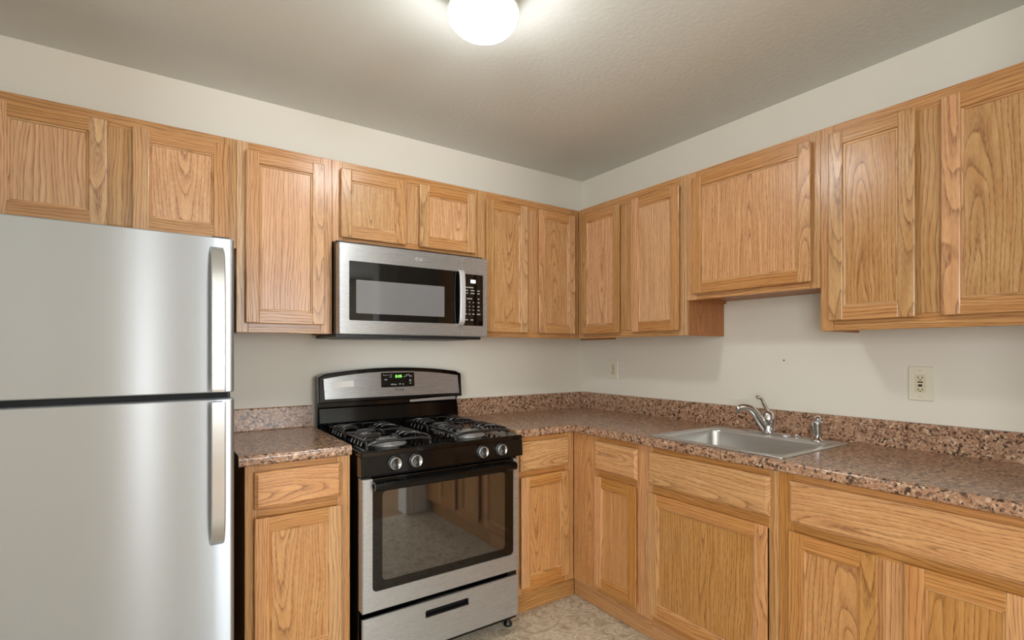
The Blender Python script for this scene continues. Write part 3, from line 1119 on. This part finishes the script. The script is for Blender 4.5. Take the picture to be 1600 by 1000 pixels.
# ---------------------------------------------------------------- gas range
RX0, RX1 = -1.7500, -1.0000
RF = 0.705          # front of the oven door
CTZ = 0.905         # cooktop height
t = thing('gas_range', 'stainless and black gas range with four burners and an oven', 'stove', ((RX0 + RX1) / 2, -0.36, 0.0))
bm = new_bm()
box(bm, (RX0 + 0.003, 0.03, 0.045), (RX1 - 0.003, RF - 0.050, CTZ - 0.012), BACK, 0.003)
obj('body', bm, 'black', t, 'black side panels')
for u in (RX0 + 0.03, RX1 - 0.028):
    for d in (0.08, RF - 0.085):
        bm = new_bm()
        lathe(bm, [(0.001, 0.0005), (0.020, 0.0005), (0.020, 0.012), (0.012, 0.018), (0.012, 0.050), (0.001, 0.050)], (u, -d, 0), n=18)
        obj('foot', bm, 'blackp', t)
# cooktop with raised rim and rolled front lip
bm = new_bm()
fl = RF - 0.004
outl = lambda o, r: rrect(RX0 + o, RX1 - o, 0.055 + o, fl - o, r, 4)
rings = [[(p[0], p[1], z) for p in outl(o, r)] for o, r, z in ((0.0, 0.006, 0.886), (0.0, 0.006, CTZ - 0.004), (0.004, 0.006, CTZ), (0.016, 0.012, CTZ), (0.034, 0.02, CTZ - 0.006), (0.05, 0.03, CTZ - 0.008))]
loft(bm, rings, BACK)
o = obj('cooktop', bm, 'black', t)
o.modifiers.new('edges', 'EDGE_SPLIT').split_angle = math.radians(40)
# control panel
bm = new_bm()
prof = [(RF - 0.06, 0.808), (RF - 0.010, 0.808), (RF - 0.004, 0.812), (RF - 0.008, 0.884), (RF - 0.06, 0.884)]
loft(bm, [[(RX0, d, z) for d, z in prof], [(RX1, d, z) for d, z in prof]], BACK, smooth=False)
cp = obj('control_panel', bm, 'black', t)
for u in (-1.617, -1.529, -1.216, -1.119):
    zc, d = 0.850, RF - 0.0065
    bm = new_bm()
    lathe(bm, [(0.001, 0.0), (0.031, 0.0), (0.031, -0.004), (0.027, -0.007), (0.001, -0.007)], (u, -d, zc), 'y', 32)
    kb = obj('knob', bm, 'blackp', t, 'knob with black skirt and silver face')
    bm = new_bm()
    n = 48
    ring = lambda r, h: [(u + (r * (1 + 0.025 * (k % 2))) * math.cos(2 * PI * k / n), -d - h, zc + (r * (1 + 0.025 * (k % 2))) * math.sin(2 * PI * k / n)) for k in range(n)]
    loft(bm, [ring(0.0245, 0.006), ring(0.0235, 0.018), ring(0.0215, 0.020), ring(0.0205, 0.017), ring(0.001, 0.017)])
    fc = obj('knob_face', bm, 'strap', kb)
    bm = new_bm()
    box(bm, (u - 0.005, -d - 0.030, zc - 0.0205), (u + 0.005, -d - 0.014, zc + 0.0205), bev=0.002)
    obj('grip', bm, 'blackp', kb)
# oven door
DT = 0.800
bm = new_bm()
slab(bm, RX0 + 0.004, RX1 - 0.026 + 0.0, 0.290, DT, RF - 0.046, RF, 0.003, BACK, 0.003, hole=(-1.707, -1.054, 0.366, DT - 0.0035, 0.018))
dr = obj('oven_door', bm, 'steel', t)
bm = new_bm()
slab(bm, -1.7066, -1.0544, 0.3664, DT - 0.0039, RF - 0.040, RF - 0.0015, 0.018, BACK, 0.001)
box(bm, (-1.7066, RF - 0.030, DT - 0.010), (-1.0544, RF + 0.0008, DT + 0.0006), BACK, 0.0005)
obj('door_glass', bm, 'glass', dr, 'black glass of the oven door')
bm = new_bm()
slab(bm, -1.668, -1.100, 0.402, 0.748, RF - 0.0017, RF - 0.0006, 0.018, BACK, 0.0003)
obj('window', bm, 'oven', dr, 'clear oven window reflecting the floor')
bm = new_bm()
pf = [(RF - 0.001, 0.792), (RF + 0.018, 0.792), (RF + 0.030, 0.786), (RF + 0.035, 0.776), (RF + 0.033, 0.764), (RF + 0.024, 0.756), (RF + 0.018, 0.760), (RF + 0.018, 0.782), (RF - 0.001, 0.784)]
loft(bm, [[(-1.706, d, z) for d, z in pf], [(-1.055, d, z) for d, z in pf]], BACK, smooth=False)
obj('handle', bm, 'black', dr, 'black bar handle across the oven door')
# drawer
bm = new_bm()
slab(bm, RX0 + 0.004, RX1 - 0.026, 0.084, 0.268, RF - 0.012, RF, 0.003, BACK, 0.003, hole=(-1.487, -1.286, 0.203, 0.233, 0.006))
dw = obj('drawer', bm, 'steel', t)
bm = new_bm()
slab(bm, -1.4868, -1.2862, 0.2032, 0.2328, RF - 0.045, RF - 0.022, 0.005, BACK, 0.001)
box(bm, (-1.486, RF - 0.024, 0.2035), (-1.287, RF + 0.002, 0.2085), BACK, 0.001)
obj('handle', bm, 'blackp', dw, 'dark recessed drawer pull')
# backguard: black shell with stainless console, arched top
bm = new_bm()


def arch(s):
    return 1.176 + 0.030 * (1 - s * s)


n = 24
top = [(RX0 - 0.004 + (RX1 - RX0 + 0.016) * i / n, arch(2 * i / n - 1) - (0.010 if i in (0, n) else 0)) for i in range(n + 1)]
outline = [(RX0 - 0.002, 0.90), (RX0 - 0.002, 1.045)] + top + [(RX1 + 0.010, 1.045), (RX1, 1.03), (RX1, 0.90)]
loft(bm, [[(u, 0.022, z) for u, z in outline], [(u, 0.060, z) for u, z in outline]], BACK, smooth=False)
up = [(RX0 - 0.004, 1.042)] + top + [(RX1 + 0.012, 1.042)]
mu = sum(p[0] for p in up) / len(up)
loft(bm, [[(u, 0.060, z) for u, z in up], [(u, 0.082 + (1.2 - z) * 0.10, z) for u, z in up], [(mu + (u - mu) * 0.992, 0.086 + (1.2 - z) * 0.10, z - 0.004 if z > 1.1 else z + 0.004) for u, z in up]], BACK, smooth=False)
bg = obj('backguard', bm, 'black', t, 'black backguard with arched top')
bm = new_bm()
top2 = [(RX0 + 0.018 + (RX1 - RX0 - 0.028) * i / n, arch(2 * i / n - 1) - 0.019) for i in range(n + 1)]
up = [(RX0 + 0.022, 1.060)] + top2 + [(RX1 - 0.006, 1.060)]
fd_ = lambda z: 0.0865 + (1.2 - z) * 0.10
loft(bm, [[(u, fd_(z) - 0.006, z) for u, z in up], [(u, fd_(z) + 0.001, z) for u, z in up]], BACK, smooth=False)
cs = obj('console_panel', bm, 'steel', bg, 'stainless console panel')


def on_console(bm, u0, u1, z0, z1, lift, r=0.002):
    R = rrect(u0, u1, z0, z1, r, 4)
    loft(bm, [[(p[0], fd_(p[1]) + 0.0008, p[1]) for p in R], [(p[0], fd_(p[1]) + lift, p[1]) for p in R]], BACK, smooth=False)


bm = new_bm()
on_console(bm, -1.450, -1.270, 1.106, 1.180, 0.0020, 0.006)
obj('clock_panel', bm, 'glass', cs, 'black clock and button panel')
bm = new_bm()
text_on_back(bm, '8:08', 0.021, -1.357, 0.0, 0.0, 1.0)
for v in bm.verts:
    v.co.z += 1.160
    v.co.y += -(fd_(1.160) + 0.0026)
obj('clock_digits', bm, 'green', cs, 'green lit clock digits')
for u, z, wd, hh in ((-1.425, 1.167, .028, .002), (-1.436, 1.170, .004, .004), (-1.425, 1.145, .016, .005), (-1.398, 1.168, .012, .003), (-1.398, 1.158, .012, .003), (-1.330, 1.158, .004, .004),
                     (-1.305, 1.167, .020, .005), (-1.290, 1.160, .016, .005), (-1.318, 1.160, .012, .004), (-1.293, 1.143, .008, .005), (-1.293, 1.135, .014, .005), (-1.293, 1.123, .008, .006),
                     (-1.392, 1.120, .014, .007), (-1.376, 1.119, .012, .006), (-1.350, 1.121, .014, .005), (-1.332, 1.119, .005, .008)):
    bm = new_bm()
    R = [(u - wd / 2, z - hh / 2), (u + wd / 2, z - hh / 2), (u + wd / 2, z + hh / 2), (u - wd / 2, z + hh / 2)]
    loft(bm, [[(p[0], fd_(p[1]) + 0.0018, p[1]) for p in R], [(p[0], fd_(p[1]) + 0.0024, p[1]) for p in R]], BACK, smooth=False)
    obj('button_mark', bm, 'grey', bg)
bm = new_bm()
text_on_back(bm, 'Amana', 0.0165, -1.353, 0.0, 0.0, 1.15)
for v in bm.verts:
    v.co.z += 1.092
    v.co.y += -(fd_(1.092) + 0.0012)
obj('brand_lettering', bm, 'dkprint', cs, 'dark brand lettering')
bm = new_bm()
R = [(-1.692, 1.110), (-1.592, 1.117), (-1.588, 1.119), (-1.590, 1.146), (-1.600, 1.146), (-1.694, 1.139)]
loft(bm, [[(p[0], fd_(p[1]) + 0.0008, p[1]) for p in R], [(p[0], fd_(p[1]) + 0.0016, p[1]) for p in R]], BACK, smooth=False)
obj('sticker', bm, 'white', cs, 'white paper sticker at left')
# lower splash panel of the backguard, leaning back
bm = new_bm()
prof = [(0.058, 0.898), (0.086, 0.898), (0.086, 0.945), (0.072, 1.012), (0.066, 1.018), (0.058, 1.018)]
loft(bm, [[(RX0 + 0.004, d, z) for d, z in prof], [(RX1 - 0.004, d, z) for d, z in prof]], BACK, smooth=False)
obj('splash_panel', bm, 'black', bg)
bm = new_bm()
loft(bm, [[(-1.284, 0.0655, 1.022), (-1.284, 0.0685, 1.022), (-1.284, 0.0685, 1.033), (-1.284, 0.0655, 1.033)],
          [(-1.060, 0.0655, 1.024), (-1.060, 0.0685, 1.024), (-1.060, 0.0685, 1.041), (-1.060, 0.0655, 1.041)],
          [(-1.012, 0.0655, 1.024), (-1.012, 0.0685, 1.024), (-1.012, 0.0685, 1.043), (-1.012, 0.0655, 1.043)]], BACK, smooth=False)
obj('vent_strip', bm, 'strap', bg, 'thin silver strip in the vent recess')
# burners
BC = [(-1.575, -0.515), (-1.575, -0.235), (-1.185, -0.515), (-1.185, -0.235)]
for i, (bx, by) in enumerate(BC):
    r = (0.050, 0.042, 0.054, 0.042)[i]
    z = CTZ - 0.008
    bm = new_bm()
    lathe(bm, [(0.001, 0.0), (r + 0.030, 0.0), (r + 0.026, 0.004), (r + 0.004, 0.006), (r - 0.002, 0.016), (0.001, 0.016)], (bx, by, z), n=40)
    b = obj('burner', bm, 'cap', t)
    bm = new_bm()
    lathe(bm, [(0.001, 0.0165), (r, 0.0165), (r + 0.001, 0.020), (r - 0.004, 0.024), (0.001, 0.0255)], (bx, by, z), n=40)
    obj('burner_cap', bm, 'cap', b)
# grates: two, each over a front and a back burner
for gx in (-1.575, -1.185):
    bm = new_bm()
    z0, zt = CTZ - 0.003, CTZ + 0.036
    hw = 0.135
    ys = (-0.655, -0.375, -0.105)
    rb = 0.0062
    # side rails with feet, rising in arcs
    for s in (-1, 1):
        for ya, yb in ((-0.650, -0.380), (-0.370, -0.110)):
            m_ = (ya + yb) / 2
            tube(bm, smooth_path([(gx + s * hw, ya, z0), (gx + s * hw, ya + 0.012, zt - 0.014), (gx + s * hw, ya + 0.04, zt - 0.008), (gx + s * hw, m_, zt - 0.008), (gx + s * hw, yb - 0.04, zt - 0.008), (gx + s * hw, yb - 0.012, zt - 0.014), (gx + s * hw, yb, z0)], 4), rb, 8)
    for y in ys[:1] + ys[2:]:
        tube(bm, smooth_path([(gx - hw, y, zt - 0.020), (gx - hw * 0.7, y, zt - 0.010), (gx, y, zt - 0.008), (gx + hw * 0.7, y, zt - 0.010), (gx + hw, y, zt - 0.020)], 5), rb, 8)
    tube(bm, [(gx - hw, ys[1], zt - 0.008), (gx + hw, ys[1], zt - 0.008)], rb, 8)
    for by in (-0.515, -0.235):
        # fingers that bow up and reach for the burner
        for s in (-1, 1):
            for off in (-0.062, -0.022, 0.022, 0.062):
                tube(bm, smooth_path([(gx + s * (hw + 0.002), by + off, z0 + 0.006), (gx + s * (hw - 0.006), by + off, zt - 0.016), (gx + s * (hw - 0.022), by + off, zt), (gx + s * (0.075 if abs(off) > 0.04 else 0.062), by + off * 0.8, zt + 0.001),
                                      (gx + s * (0.058 if abs(off) > 0.04 else 0.042), by + off * 0.7, zt - 0.008)], 4), 0.0058, 8)
            tube(bm, smooth_path([(gx, by + s * 0.135, zt - 0.010), (gx, by + s * 0.115, zt), (gx, by + s * 0.060, zt + 0.001), (gx, by + s * 0.040, zt - 0.008)], 4), 0.0058, 8)
    o = obj('grate', bm, 'iron', t)
    md = o.modifiers.new('smooth', 'EDGE_SPLIT')
    md.split_angle = math.radians(80)
